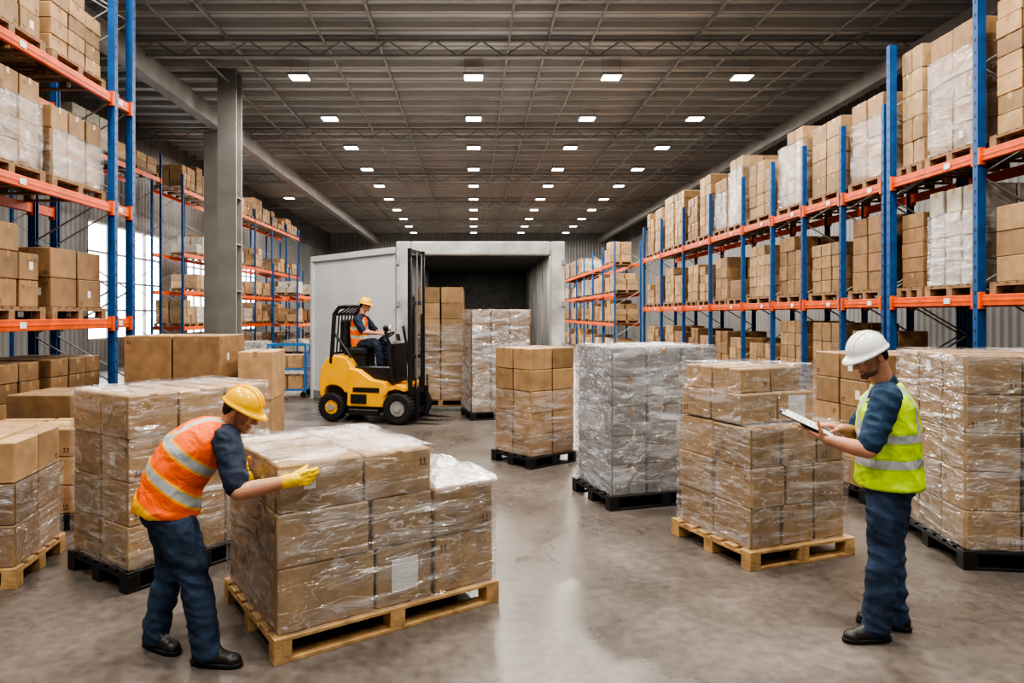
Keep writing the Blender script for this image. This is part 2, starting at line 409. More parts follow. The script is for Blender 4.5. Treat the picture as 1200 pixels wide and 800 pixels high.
# ------------------------------------------------------------------ cartons (registered first, built at the end)
BOXES = []
def tint(kind):
    r = random.random()
    if kind == "silver": b = V((.30, .305, .315)); k = .75+.5*r
    elif kind == "pale": b = V((.42, .37, .31)); k = .85+.25*r
    elif kind == "dark": b = V((.29, .170, .080)); k = .65+.45*r
    elif kind == "grey": b = V((.41, .272, .145)); k = .72+.38*r
    else: b = V((.40, .25, .125)); k = .62+.5*r
    return b*k
def stack(cx, cy, ang, z0, L, W, layers, kind="card", skip=None, label="brown cardboard carton sealed with tape",
          group="cartons", jit=.006, marks=None, gap=.010):
    R = Matrix.Rotation(ang, 4, 'Z'); z = z0
    for li, (nx, ny, h) in enumerate(layers):
        fr = nx if isinstance(nx, (list, tuple)) else [1/nx]*nx
        nxx = len(fr); ly = W/ny; x0 = -L/2
        for ix in range(nxx):
            lx = L*fr[ix]
            for iy in range(ny):
                if skip and skip(li, ix, iy): continue
                if 0 < ix < nxx-1 and 0 < iy < ny-1 and li < len(layers)-1: continue
                jx = random.uniform(-jit, jit); jy = random.uniform(-jit, jit)
                lc = V((x0+lx/2+jx, -W/2+ly*(iy+.5)+jy, 0)); wc = R @ lc
                BOXES.append(dict(c=V((cx, cy, z+h/2))+wc, d=(lx-gap-2*jit, ly-gap-2*jit, h-.002), a=ang+random.uniform(-.01, .01),
                                  t=tint(kind), label=label, group=group, lab=bool(marks and (li, ix, iy) in marks)))
            x0 += lx
        z += h
    return z
def corner(F, th, L, W):
    e1 = V((math.cos(th), math.sin(th), 0)); e2 = V((-math.sin(th), math.cos(th), 0))
    c = V((F[0], F[1], 0))+e1*L/2+e2*W/2; return c.x, c.y

def wrap(cx, cy, ang, pieces, mat, label="clear glossy stretch film wrapped around stacked cartons", amp=.012, step=.045, drape=None):
    mb = MB(); off = random.uniform(0, 50)
    for (px, py, z0, L, W, H) in pieces:
        def P(u, v_, w_, nrm):
            p = V((px+u, py+v_, z0+w_)); q = p*3+V((off, off, 0))
            d = noise.noise(V((q.x*1.5, q.y*1.5, q.z*3)))*.6+noise.noise(q*3.2)*.4
            return p+nrm*(.006+amp*abs(d))
        def grid(fn, nu, nv, mi=0):
            vs = [fn(i/nu, j/nv) for j in range(nv+1) for i in range(nu+1)]
            fs = [(j*(nu+1)+i, j*(nu+1)+i+1, (j+1)*(nu+1)+i+1, (j+1)*(nu+1)+i) for j in range(nv) for i in range(nu)]
            mb.add(vs, fs, mi, True)
        nL = max(3, int(L/step)); nW = max(3, int(W/step)); nH = max(3, int(H/step)); g = .004
        grid(lambda a, b: P(-L/2+L*a, -W/2-g, H*b, V((0, -1, 0))), nL, nH)
        grid(lambda a, b: P(L/2-L*a, W/2+g, H*b, V((0, 1, 0))), nL, nH)
        grid(lambda a, b: P(-L/2-g, W/2-W*a, H*b, V((-1, 0, 0))), nW, nH)
        grid(lambda a, b: P(L/2+g, -W/2+W*a, H*b, V((1, 0, 0))), nW, nH)
        grid(lambda a, b: P(-L/2+L*a, -W/2+W*b, H+g, V((0, 0, 1))), nL, nW)
    if drape:      # loose folded sheet lying over a top face and hanging over its front edge
        for (x0, x1, y0, y1, z, hang) in drape:
            nx, ny = 46, 64
            tot = (y1-y0)+hang
            def D(a, b):
                x = x0+(x1-x0)*a; s = b*tot
                q = V((x*5+off, b*4, 3.3))
                fold = abs(noise.noise(V((x*9+off, b*3, 0))))+.6*abs(noise.noise(V((x*22+off, b*6, 5))))
                edge = .5+.5*noise.noise(V((x*7, off, 1)))
                hgt = .012+.075*fold*(.4+math.sin(min(1, b*1.3)*math.pi))
                if s < (y1-y0): return (x+.015*noise.noise(q), y1-s, z+hgt)
                d_ = (s-(y1-y0))*edge*1.5
                return (x+.02*noise.noise(q), y0-.010-.45*hgt, z+.01-d_)
            grid(lambda a, b: D(1-a, b), nx, ny, 1)
    return mkobj("stretch_wrap", mb.mesh("stretch_wrap", [mat, M_FILM3]), loc=(cx, cy, 0), rz=ang, label=label, category="plastic wrap", group="stretch wrap on pallet loads")

R_ = math.radians
# 1 front pallet being handled
TH1 = R_(34); FC = V((-1.075, 3.68, 0)); th = TH1; L, W = 1.50, 1.06; cx, cy = corner(FC, th, L, W)
pallet(cx, cy, 0, th, L, W, M_WOOD, "light wooden pallet under the stack the worker is wrapping")
bl, bw = 1.46, 1.02
def sk1(l, x, y): return l == 2 and x == 2
stack(cx, cy, th, .14, bl, bw, [([.41, .27, .32], 2, .36), ([.39, .29, .32], 2, .30), ([.36, .32, .32], 2, .27)], "grey", skip=sk1,
      label="brown carton under clear stretch film", group="cartons on the pallet being wrapped", marks=[(0, 1, 0)])
wrap(cx, cy, th, [(-bl*.16, 0, .145, bl*.68, bw, .93), (bl*.34, 0, .145, bl*.32, bw, .66)], M_FILM, amp=.026, step=.03,
     label="crumpled clear stretch film half wrapped over cartons", drape=[(bl*.185, bl*.50, -bw/2-.01, bw*.3, .815, .05)])
# 2 left wrapped load on black pallet
th = R_(54.8); L, W = 1.2, .84; cx, cy = corner((-2.35, 4.62), th, L, W)
pallet(cx, cy, 0, th, L, W, M_BLK)
stack(cx, cy, th, .14, 1.16, .8, [(3, 2, .30)]*4, "grey", label="brown carton under clear stretch film", group="cartons in the tall wrapped load")
wrap(cx, cy, th, [(0, 0, .145, 1.16, .8, 1.20)], M_FILM, amp=.018)
# 3 far-left floor stack on wood pallet
th = R_(9.6); e1 = V((math.cos(th), math.sin(th), 0)); F = V((-3.16, 4.72, 0))-e1*1.1; cx, cy = corner(F, th, 1.1, .8)
pallet(cx, cy, 0, th, 1.1, .8, M_WOOD)
stack(cx, cy, th, .14, 1.06, .77, [(3, 2, .29)]*3, label="brown cardboard carton sealed with tape", group="cartons on a low floor pallet")
wrap(cx, cy, th, [(0, 0, .145, 1.06, .77, .58)], M_FILM)
th = R_(4); F = V((-3.5, 6.0, 0))-V((math.cos(th), math.sin(th), 0))*1.0; cx, cy = corner(F, th, 1.0, .7)
pallet(cx, cy, 0, th, 1.0, .7, M_BLK)
stack(cx, cy, th, .14, .96, .68, [(2, 2, .25)]*3, group="cartons on a low floor pallet")
# 4 big cartons behind
pallet(-3.78, 9.0, 0, 0, 1.25, 1.0, M_WOODOLD, "worn wooden pallet under large cartons")
stack(-3.78, 9.0, 0, .14, 1.22, .95, [(1, 1, .76), (2, 1, .73)], "dark", label="large brown cardboard carton", group="large cartons on floor pallets")
pallet(-2.82, 9.1, 0, .05, .5, .8, M_WOODOLD, "worn wooden pallet under large cartons")
stack(-2.82, 9.1, .05, .14, .46, .75, [(1, 1, .66), (1, 1, .62)], label="large brown cardboard carton", group="large cartons on floor pallets")
pallet(-4.3, 7.2, 0, .0, .8, .8, M_WOODOLD, "worn wooden pallet under large cartons")
stack(-4.3, 7.2, 0, .14, .78, .78, [(1, 1, .5), (1, 1, .45)], "dark", label="large brown cardboard carton", group="large cartons on floor pallets")
# 5 mid stack
th = R_(38); L, W = .8, .72; cx, cy = corner((.7, 8.35), th, L, W)
pallet(cx, cy, 0, th, L+.04, W+.04, M_BLK)
stack(cx, cy, th, .14, .78, .7, [(2, 2, .267)]*5, "card", label="brown carton under clear stretch film", group="cartons in the small wrapped load")
wrap(cx, cy, th, [(0, 0, .145, .78, .7, .8)], M_FILM)
# 6 silver stack
th = R_(17); L, W = 1.2, .8; cx, cy = corner((1.33, 6.6), th, L, W)
pallet(cx, cy, 0, th, L+.05, W+.05, M_BLK)
stack(cx, cy, th, .14, 1.17, .8, [(3, 2, .286)]*5, "silver", label="dark grey carton under shiny silver film", group="cartons in the silver wrapped load", gap=.016)
wrap(cx, cy, th, [(0, 0, .145, 1.17, .8, 1.43)], M_FILM2, "dense silvery stretch film around grey cartons", amp=.012, step=.04)
# 7 brown stack on wooden pallet
th = R_(20.5); L, W = 1.04, .94; cx, cy = corner((2.04, 5.03), th, L, W)
pallet(cx, cy, 0, th, L, W, M_WOOD)
stack(cx, cy, th, .14, .96, .87, [(3, 2, .30), ([.36, .30, .34], 2, .30), ([.34, .36, .30], 2, .30)], "grey", group="cartons on the wooden pallet", label="brown cardboard carton sealed with tape", jit=.010)
wrap(cx, cy, th, [(0, 0, .145, .96, .87, .90)], M_FILM, "thin clear film over stacked cartons")
cc = V((cx, cy, 0))+Matrix.Rotation(th, 4, 'Z') @ V((-.09, .06, 0))
stack(cc.x, cc.y, th+.03, 1.055, .76, .72, [(2, 2, .23)], "grey", group="cartons on the wooden pallet", label="brown cardboard carton under loose clear film", marks=[(0, 1, 0)])
stack(cc.x-.02, cc.y+.02, th+.06, 1.285, .68, .64, [(2, 2, .19)], "grey", group="cartons on the wooden pallet", label="brown cardboard carton under loose clear film")
wrap(cc.x, cc.y, th+.03, [(0, 0, 1.06, .76, .72, .43)], M_FILM, "loose clear film over the top cartons")
# 8 right stack
th = R_(-7.5); L, W = 1.25, 1.1; cx, cy = corner((3.64, 5.07), th, L, W)
pallet(cx, cy, 0, th, L, W, M_BLK)
stack(cx, cy, th, .14, 1.2, 1.05, [(3, 3, .29)]*5, "grey", label="brown carton under clear stretch film", group="cartons in the tall brown load")
wrap(cx, cy, th, [(0, 0, .145, 1.2, 1.05, 1.45)], M_FILM)
pallet(4.45, 7.3, 0, .1, 1.2, .9, M_BLK)
stack(4.45, 7.3, .1, .14, 1.18, .86, [(3, 2, .27)]*5, group="cartons in a load beside the racking")
pallet(3.55, 9.2, 0, .0, 1.1, .9, M_BLK)
stack(3.55, 9.2, 0, .14, 1.05, .86, [(3, 2, .25)]*4, group="cartons in a load beside the racking")
# 9 trailer loads
pallet(-.66, 14.05, .06, 0, 1.0, .9, M_WOODOLD, "worn wooden pallet inside the open trailer")
stack(-.66, 14.05, 0, .20, .92, .86, [(2, 2, .32)]*7, "card", group="cartons inside the open trailer")
wrap(-.66, 14.05, 0, [(0, 0, .21, .92, .86, 1.5)], M_FILM, step=.08)
th = R_(14); pallet(.40, 12.7, 0, th, 1.12, .8, M_BLK)
stack(.40, 12.7, th, .14, 1.08, .76, [(3, 2, .262)]*7, "grey", label="brown carton under clear stretch film", group="cartons in the load in front of the trailer", gap=.02)
wrap(.40, 12.7, th, [(0, 0, .145, 1.08, .76, 1.83)], M_FILM2, "glossy pale stretch film around brown cartons", step=.06, amp=.02)
pallet(.80, 15.2, .06, 0, 1.0, .9, M_WOODOLD, "worn wooden pallet inside the open trailer")
stack(.80, 15.2, 0, .20, .92, .86, [(2, 2, .30)]*6, "dark", group="cartons inside the open trailer")
pallet(-.66, 15.6, .06, 0, 1.0, .9, M_WOODOLD, "worn wooden pallet inside the open trailer")
stack(-.66, 15.6, 0, .20, .92, .86, [(2, 2, .32)]*7, "dark", group="cartons inside the open trailer")
# pale wrapped load near the trolley
pallet(-5.15, 15.9, 0, 0, .7, .8, M_BLK)
stack(-5.15, 15.9, 0, .14, .66, .76, [(2, 2, .28)]*4, "pale", group="pale cartons near the trolley")
wrap(-5.15, 15.9, 0, [(0, 0, .145, .66, .76, 1.12)], M_FILM2, "dense film around pale cartons", step=.1)
pallet(-3.35, 17.2, 0, 0, .9, .8, M_WOODOLD, "worn wooden pallet on the floor")
stack(-3.35, 17.2, 0, .14, .86, .76, [(2, 2, .25)]*3, group="cartons on a low floor pallet")
pallet(-6.2, 17.8, 0, 0, .9, .8, M_WOODOLD, "worn wooden pallet on the floor")
stack(-6.2, 17.8, 0, .14, .86, .76, [(2, 2, .25)]*4, group="cartons on a low floor pallet")

# ------------------------------------------------------------------ racking
def upright_mesh(h, depth, w=.1):
    mb = MB(); t = w*.7
    for x in (0, depth):
        mb.box((x, -t/2, h/2), (w, .012, h)); mb.box((x, t/2, h/2), (w, .012, h))
        mb.box((x-(w/2-.006)*(1 if x == 0 else -1), 0, h/2), (.012, t, h)); mb.box((x, 0, .005), (.16, .14, .01))
    z = .3; k = 0
    while z < h-.7:
        a, b = (0, depth) if k % 2 else (depth, 0)
        mb.cyl((a, 0, z), (b, 0, z+.65), .012, n=6, mi=2); z += .65; k += 1
    for z in (.3,): mb.cyl((0, 0, z), (depth, 0, z), .012, n=6, mi=2)
    z = .2
    while z < h-.1:
        mb.box((-w/2-.001, 0, z), (.003, .02, .04), 1); z += .15
    return mb.mesh("upright_frame", [M_BLUE, M_BLK, M_STEEL])
def beam_mesh(Ly):
    mb = MB(); mb.box((0, 0, -.065), (.05, Ly-.1, .13), ch=.006); mb.box((-.005, 0, -.065), (.05, Ly-.1, .03), ch=.004)
    for s in (-1, 1): mb.box((-.012, s*(Ly/2-.052), -.07), (.075, .045, .2), ch=.004)
    return mb.mesh("beam", [M_ORG])
def rack(name_label, xface, sgn, ys, levels, h, depth=1.1, labels=True, uw=.1):
    root = mkobj("pallet_rack", None, loc=(xface, ys[0], 0), label=name_label, category="storage rack")
    um = upright_mesh(h, depth, uw)
    lm = MB(); lm.box((0, 0, 0), (.004, .11, .07)); lme = lm.mesh("label", [M_LAB])
    for y in ys:
        o = mkobj("upright_frame", um, parent=root, loc=(0, y-ys[0], 0)); o.scale = (sgn, 1, 1); o["label"] = "blue perforated steel upright frame"
    cache = {}
    for i in range(len(ys)-1):
        d = ys[i+1]-ys[i]; key = round(d, 3)
        if key not in cache: cache[key] = beam_mesh(d)
        for z in levels:
            for xx in (0, depth):
                o = mkobj("beam", cache[key], parent=root, loc=(sgn*xx, (ys[i]+ys[i+1])/2-ys[0], z)); o["label"] = "orange steel load beam"
                if xx: o.rotation_euler = (0, 0, math.pi) if sgn > 0 else (0, 0, 0)
                elif sgn < 0: o.rotation_euler = (0, 0, math.pi)
            if ys[i] < 22 and labels:
                o = mkobj("shelf_label", lme, parent=root, loc=(-sgn*.033, ys[i]-ys[0]+d*.3, z-.065)); o["label"] = "small white location label"
    return root
def proj(p):
    if p.y < .3: return None
    return 555+p.x*800/p.y, 368+(1.9-p.z)*800/p.y
def load(xface, sgn, yc, z, wy, h, wrapped=False, kind=None):
    xc = xface+sgn*.55
    u = proj(V((xface, yc+wy/2, z+.5)))
    if u is None or u[0] < -30 or u[0] > 1230: return
    if u[1] > 780 or proj(V((xface, yc+wy/2, z)))[1] < -20: return
    pallet(xc, yc, z, 0, 1.06, wy, M_WOODOLD, group="pallets on the racking")
    kind = kind or random.choice(["card", "card", "dark", "grey", "card", "dark"])
    nl = max(2, round(h/random.uniform(.21, .31))); ny = random.choice([2, 3, 3])
    if wy < .9: ny = random.choice([1, 2, 2])
    if wy > 1.6: ny = 4
    stack(xc, yc, 0, z+.14, 1.0, wy-.06, [(2, ny, h/nl)]*nl, kind,
          skip=(lambda l, x, y, nl=nl, k=random.random(), yk=random.choice((0, ny-1)): l == nl-1 and y == yk and k < .45),
          label="brown carton under stretch film on a rack level" if wrapped else "brown cardboard carton stored on a rack level",
          group="cartons stored on the racking", jit=.010, gap=.014)
    if wrapped:
        wrap(xc, yc, 0, [(0, 0, z+.145, 1.0, wy-.06, h*(nl-1)/nl)], M_FILM2 if wrapped == 2 else M_FILM, step=.07, amp=.025)

# right racking, face at x=6
ysR = [6.6, 8.1, 9.8, 11.1, 12.4, 13.7, 15.2, 17.3, 19.5, 21.8, 24.0]
rack("blue and orange pallet racking full of cartons", 6.0, 1, ysR[:3], [2.13, 3.83], 5.75)
rack("long blue and orange pallet racking full of cartons", 6.0, 1, [9.95]+ysR[3:], [2.13, 3.83], 4.95, uw=.08)
for i in range(len(ysR)-1):
    a, b = ysR[i]+.08, ysR[i+1]-.08; n = 1 if b-a < 1.4 else 2
    if i == 2: a += .15
    if i == 1: parts = [(a, a+.93), (a+1.0, b)]
    else: parts = [(a+(b-a)*k/n+.05, a+(b-a)*(k+1)/n-.05) for k in range(n)]
    for (p, q) in parts:
        wy = q-p; yc = (p+q)/2
        near = ysR[i] < 16
        load(6, 1, yc, 3.83, wy, random.uniform(1.05, 1.65), wrapped=(1 if near and random.random() < .7 else 0))
        if random.random() < .92:
            pale = (i == 1 and p < a+.5)
            load(6, 1, yc, 2.13, wy, 1.22 if i == 1 else random.uniform(.55, 1.15), wrapped=(1 if pale else 0), kind="pale" if pale else None)
        load(6, 1, yc, 0, wy, random.uniform(1.1, 1.65), kind=random.choice(["dark", "card"]))
# left near racking, face at x=-5
ysL = [4.0, 6.7, 9.46, 9.95]
rack("blue and orange pallet racking beside the floor stacks", -5.0, -1, ysL, [.36, 1.84, 3.43, 4.94], 6.9)
for (a, b) in ((6.8, 8.05), (8.1, 9.36), (5.4, 6.6)):
    yc = (a+b)/2; wy = b-a-.08
    load(-5, -1, yc, .36, wy, .85, kind="dark")
    load(-5, -1, yc, 1.84, wy, random.uniform(.7, .95), kind="dark")
    load(-5, -1, yc, 3.43, wy, random.uniform(.75, 1.1), wrapped=1, kind="card")
    load(-5, -1, yc, 4.94, wy, random.uniform(.9, 1.1), kind="card")
def farrack(xf, sgn, ys, levels, h, dens=.85, low=True):
    rack("distant blue and orange pallet racking with mixed cartons", xf, sgn, ys, levels, h, labels=False, uw=.07)
    for i in range(len(ys)-1):
        for k in range(2):
            wy = (ys[i+1]-ys[i]-.2)/2-.06; yc = ys[i]+.1+wy/2+k*(wy+.08)
            for z in ([0] if low else [])+levels:
                if random.random() < dens: load(xf, sgn, yc, z, wy, random.uniform(.45, .95), kind=random.choice(["card", "pale", "card", "dark"]))
farrack(-10.4, -1, [17.0, 22.7], [6.4], 7.2, 1, False)
farrack(-10.4, -1, [24.4+2.7*k for k in range(7)], [1.45, 2.75, 4.1, 6.4], 6.9, .8)
farrack(-8.0, -1, [31.0+2.7*k for k in range(5)], [1.45, 2.75], 4.2, .7)
farrack(6.0, 1, [29.0+2.7*k for k in range(8)], [1.5, 2.8, 4.1], 5.0, .8)

# ------------------------------------------------------------------ trailer
tr = mkobj("truck_trailer", None, loc=(.135, 13.25, 0), label="white box trailer with open rear end and swung-out side panel", category="trailer")
hw = 1.625; D = 8.0; H = 3.3
def tpart(name, mats, fn, label=None):
    mb = MB(); fn(mb); return mkobj(name, mb.mesh(name, mats), parent=tr, label=label)
tpart("rear_frame", [M_FRAME, M_STEEL], lambda m: (m.box((-hw+.14, 0, H/2), (.28, .24, H), ch=.02), m.box((hw-.14, 0, H/2), (.28, .24, H), ch=.02),
      m.box((0, 0, H-.13), (2*hw-.56, .24, .26), ch=.02), m.box((0, -.125, H-.24), (2*hw-.6, .02, .03), 1),
      [m.box((s*(hw-.27), -.122, H/2), (.02, .02, H-.3), 1) for s in (-1, 1)],
      [m.box((s*(hw-.03), -.13, z), (.07, .04, .1), 1) for s in (-1, 1) for z in (.5, 1.3, 2.1, 2.9)]), "worn pale grey steel rear frame")
for sd in (-1, 1):
    tpart("side_wall", [M_LINER, M_WHITE], lambda m: (m.box((sd*(hw-.06), .1+D/2, H/2), (.12, D, H-.02), 0), m.box((sd*(hw+.005), .1+D/2, H/2), (.012, D, H), 1),
          [m.box((sd*(hw-.13), .6+k*1.2, H/2), (.02, .05, H-.3)) for k in range(6)]), "pale grey lined side wall")
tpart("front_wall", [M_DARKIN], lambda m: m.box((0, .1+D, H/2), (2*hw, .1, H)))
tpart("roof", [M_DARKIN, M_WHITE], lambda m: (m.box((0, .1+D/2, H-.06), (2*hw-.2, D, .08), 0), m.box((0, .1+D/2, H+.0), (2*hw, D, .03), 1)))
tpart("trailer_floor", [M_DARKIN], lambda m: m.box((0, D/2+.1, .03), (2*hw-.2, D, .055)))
p0 = V((-hw-.02, .02, 0)); p1 = V((-3.62-.135, 15.5-13.25, 0)); dd = p1-p0; ln = dd.length; an = math.atan2(dd.y, dd.x)
HP = 3.14
mb = MB(); mb.box((ln/2, 0, HP/2+.02), (ln, .07, HP-.12), 0, ch=.01)
mb.box((ln/2, 0, HP-.0), (ln+.05, .16, .12), 0); mb.box((ln/2, 0, .10), (ln, .1, .18), 1); mb.box((ln, 0, HP/2), (.10, .14, HP), 0)
mkobj("side_panel", mb.mesh("side_panel", [M_WHITE, M_STEEL]), parent=tr, loc=tuple(p0), rz=an, label="large smooth white side panel swung open")
for (lx_, ly_, en_) in ((.9, 14.3, 50), (.3, 16.6, 36), (.1, 19.0, 22)):  # added fill lights that brighten the trailer interior, no fixtures there
    ld = bpy.data.lights.new("trailer_fill", 'AREA'); ld.shape = 'RECTANGLE'; ld.size = .6; ld.size_y = .12; ld.energy = en_; ld.color = (1, .95, .88)
    lo = bpy.data.objects.new("trailer_fill", ld); SC.objects.link(lo); lo.location = (lx_, ly_, 3.14)

# ------------------------------------------------------------------ trolley
tl = mkobj("cage_trolley", None, loc=(-4.25, 15.8, 0), label="blue wheeled cage trolley with cartons", category="trolley")
mb = MB()
for x in (-.42, .42):
    for y in (-.3, .3): mb.box((x, y, .68), (.04, .04, 1.1))
for z in (.18, .65, 1.2):
    for y in (-.3, .3): mb.box((0, y, z), (.84, .03, .04))
    for x in (-.42, .42): mb.box((x, 0, z), (.03, .6, .04))
for k in range(7): mb.cyl((-.42, -.27+k*.09, .2), (-.42, -.27+k*.09, 1.2), .008, n=6); mb.cyl((.42, -.27+k*.09, .2), (.42, -.27+k*.09, 1.2), .008, n=6)
mkobj("frame", mb.mesh("frame", [M_CROAT]), parent=tl)
mb = MB(); mb.box((0, 0, .19), (.82, .58, .02)); mkobj("shelf", mb.mesh("shelf", [M_STEEL]), parent=tl)
mb = MB(); mb.box((0, 0, .66), (.82, .58, .02)); mkobj("shelf", mb.mesh("shelf", [M_STEEL]), parent=tl)
wm = MB(); wm.cyl((0, -.02, 0), (0, .02, 0), .07, n=16); wm.box((0, 0, .07), (.03, .06, .06)); wme = wm.mesh("wheel", [M_RUB])
for x in (-.38, .38):
    for y in (-.27, .27): mkobj("wheel", wme, parent=tl, loc=(x, y, .07))
stack(-4.25, 15.8, 0, .20, .7, .5, [(2, 1, .3)], group="cartons on the trolley")
stack(-4.25, 15.8, 0, .67, .7, .5, [(2, 1, .3)], group="cartons on the trolley")

# ------------------------------------------------------------------ forklift
FX, FY = -1.76, 12.35; FROT = R_(-17)
fk = mkobj("forklift", None, loc=(FX, FY, 0), rz=FROT, label="yellow and black counterbalance forklift driven by a worker", category="forklift")
def fpart(name, mats, fn, label=None, bev=0, par=fk, smooth=False):
    mb = MB(); fn(mb); o = mkobj(name, mb.mesh(name, mats), parent=par, label=label)
    if bev:
        b = o.modifiers.new("b", 'BEVEL'); b.width = bev; b.segments = 4; b.limit_method = 'ANGLE'; b.angle_limit = R_(25)
    return o
fpart("counterweight_body", [M_YEL, M_BLK], lambda m: (
    m.prof([(-.82, .34), (-.90, .46), (-.92, .66), (-.89, .92), (-.76, 1.13), (-.62, 1.17), (-.40, 1.15), (-.30, 1.02), (-.22, .86), (-.22, .55), (-.40, .5), (-.46, .58), (-.56, .63), (-.68, .64), (-.78, .60), (-.82, .5)], -.44, .44)),
    "yellow angular counterweight body", .03)
fpart("side_cover", [M_YEL], lambda m: m.prof([(-.36, .28), (-.32, .96), (-.14, .92), (.10, .76), (.36, .72), (.42, .58), (.38, .28)], -.46, .46), "yellow side cover over the step", .025)
fpart("chassis", [M_DKST], lambda m: (m.box((-.0, 0, .3), (1.4, .7, .25), ch=.03), m.box((-.0, -.5, .20), (.56, .12, .1), ch=.01), m.box((-.0, .5, .20), (.56, .12, .1), ch=.01), m.box((0, 0, .86), (.9, .6, .24), ch=.02)))
fpart("front_fender", [M_YEL], lambda m: [m.prof([(.34, .5), (.42, .64), (.60, .69), (.76, .64), (.76, .58), (.60, .62), (.46, .58), (.4, .5)], s*.40-.1, s*.40+.1) for s in (-1, 1)] and m.box((.5, 0, .60), (.2, .7, .06)), "yellow front fender")
fpart("side_stripe", [M_DKST], lambda m: (m.box((.02, -.466, .58), (.5, .012, .08)), m.box((-.12, -.47, .42), (.3, .02, .16))), "dark side step and stripe")
fpart("dashboard", [M_DKST, M_STEEL], lambda m: (m.prof([(.30, .70), (.34, 1.24), (.42, 1.38), (.48, 1.38), (.50, .70)], -.26, .26), m.box((.45, -.1, 1.40), (.08, .22, .05), 1),
      [m.cyl((.38, .12+.06*k, 1.36), (.34, .12+.06*k, 1.54), .012, n=8) for k in range(3)]), None, .03)
def swf(m):
    c = V((.2, 0, 1.50)); nrm = V((-.5, 0, .86)).normalized(); x = V((0, 1, 0)); y = nrm.cross(x)
    pts = [c+x*.15*math.cos(t*math.pi/10)+y*.15*math.sin(t*math.pi/10) for t in range(21)]
    m.chain(pts, [.014]*21, 8); m.cyl(c, c-nrm*.3, .02, n=10)
    for t in (0, 7, 14): m.capsule(c, .012, pts[t], .012, 8)
fpart("steering_wheel", [M_RUB], swf)
fpart("seat", [M_RUB], lambda m: (m.box((-.32, 0, 1.23), (.46, .46, .14), ch=.04), m.box((-.56, 0, 1.52), (.12, .44, .56), ch=.045), m.box((-.32, 0, 1.07), (.4, .4, .24))), "black cushioned seat")
def guard(m):
    for y in (-.42, .42):
        m.chain([(-.68, y, 1.05), (-.62, y, 1.90), (-.52, y, 2.02), (-.38, y, 2.04)], [.036]*4, 8)
        m.capsule((-.64, y, 1.60), .024, (-.3, y, 1.15), .024, 8)
    m.capsule((-.38, -.42, 2.04), .03, (-.38, .42, 2.04), .03, 8); m.capsule((-.62, -.42, 1.9), .026, (-.62, .42, 1.9), .026, 8)
    m.capsule((-.67, -.42, 1.2), .022, (-.67, .42, 1.2), .022, 8)
    for k in range(-3, 4): m.capsule((-.67, k*.12, 1.2), .014, (-.62, k*.12, 1.92), .014, 6)
    for k in (-2, -1, 0, 1, 2): m.capsule((-.62, k*.14, 1.90), .014, (-.38, k*.14, 2.04), .014, 6)
fpart("operator_guard", [M_DKST], guard, "dark tubular guard frame behind the driver")
for y in (-.40, .40):
    fpart("front_pillar", [M_DKST], lambda m: m.chain([(.50, y, .7), (.42, y, 1.35), (.36, y, 1.66)], [.028]*3, 8), "dark front pillar")
def wheel(m, r, w):
    n = 28
    prof_ = [(r*.55, -w/2), (r*.9, -w/2), (r, -w/2+.03), (r, w/2-.03), (r*.9, w/2), (r*.55, w/2)]
    vs = []; fs = []
    for i in range(n):
        t = 2*math.pi*i/n
        for (rr, yy) in prof_: vs.append((rr*math.cos(t), yy, rr*math.sin(t)))
    k = len(prof_)
    for i in range(n):
        for j in range(k): fs.append((i*k+j, ((i+1) % n)*k+j, ((i+1) % n)*k+(j+1) % k, i*k+(j+1) % k))
    m.add(vs, fs, 0, False)
    for i in range(n):
        t = 2*math.pi*i/n; m.box((0, 0, 0), (.02, w*.9, .02), 0, Matrix.Rotation(t, 4, 'Y') @ Matrix.Translation((r-.003, 0, 0)))
for (x, r) in ((-.64, .25), (.62, .27)):
    for y in (-.42, .42):
        wh = mkobj("wheel", None, parent=fk, loc=(x, y, r+.01)); wh["label"] = "black rubber tyre on a steel hub"
        m_ = MB(); wheel(m_, r, .2); mkobj("tyre", m_.mesh("tyre", [M_RUB]), parent=wh)
        m_ = MB(); m_.cyl((0, -.075, 0), (0, .075, 0), r*.50, n=24, mi=0 if x < 0 else 1); m_.cyl((0, -.1, 0), (0, .1, 0), .06, n=12, mi=1)
        for q in range(6):
            t = q*math.pi/3; m_.cyl((.1*math.cos(t), -.085, .1*math.sin(t)), (.1*math.cos(t), .085, .1*math.sin(t)), .014, n=6, mi=1)
        mkobj("hub", m_.mesh("hub", [M_YEL, M_STEEL]), parent=wh)
def mast(m):
    for y in (-.33, .33):
        m.box((.78, y, 1.56), (.06, .02, 2.96)); m.box((.755, y*.95, 1.56), (.012, .05, 2.96)); m.box((.805, y*.95, 1.56), (.012, .05, 2.96))
        m.box((.78, y*.86, 1.60), (.045, .02, 2.88), 0)
    for z in (.25, 1.15, 2.1, 3.0): m.box((.765, 0, z), (.03, .66, .07))
    for y in (-.24, .24): m.cyl((.78, y, .2), (.78, y, 1.9), .02, n=12); m.cyl((.78, y, 1.88), (.78, y, 2.98), .012, n=10, mi=1)
    m.box((.79, 0, 1.7), (.012, .02, 2.6), 1)
fpart("mast", [M_DKST, M_STEEL], mast, "tall open dark steel lift mast")
fpart("carriage", [M_DKST], lambda m: (m.box((.84, 0, .2), (.04, .8, .08)), m.box((.84, 0, .55), (.04, .8, .08)), [m.box((.84, k*.19, .5), (.02, .025, .6)) for k in (-2, -1, 0, 1, 2)]))
for y in (-.24, .24):
    fpart("fork", [M_DKST], lambda m: (m.prof([(.86, .06), (1.32, .065), (1.32, .075), (.91, .1), (.90, .62), (.86, .62)], y-.05, y+.05)), "steel lifting fork")
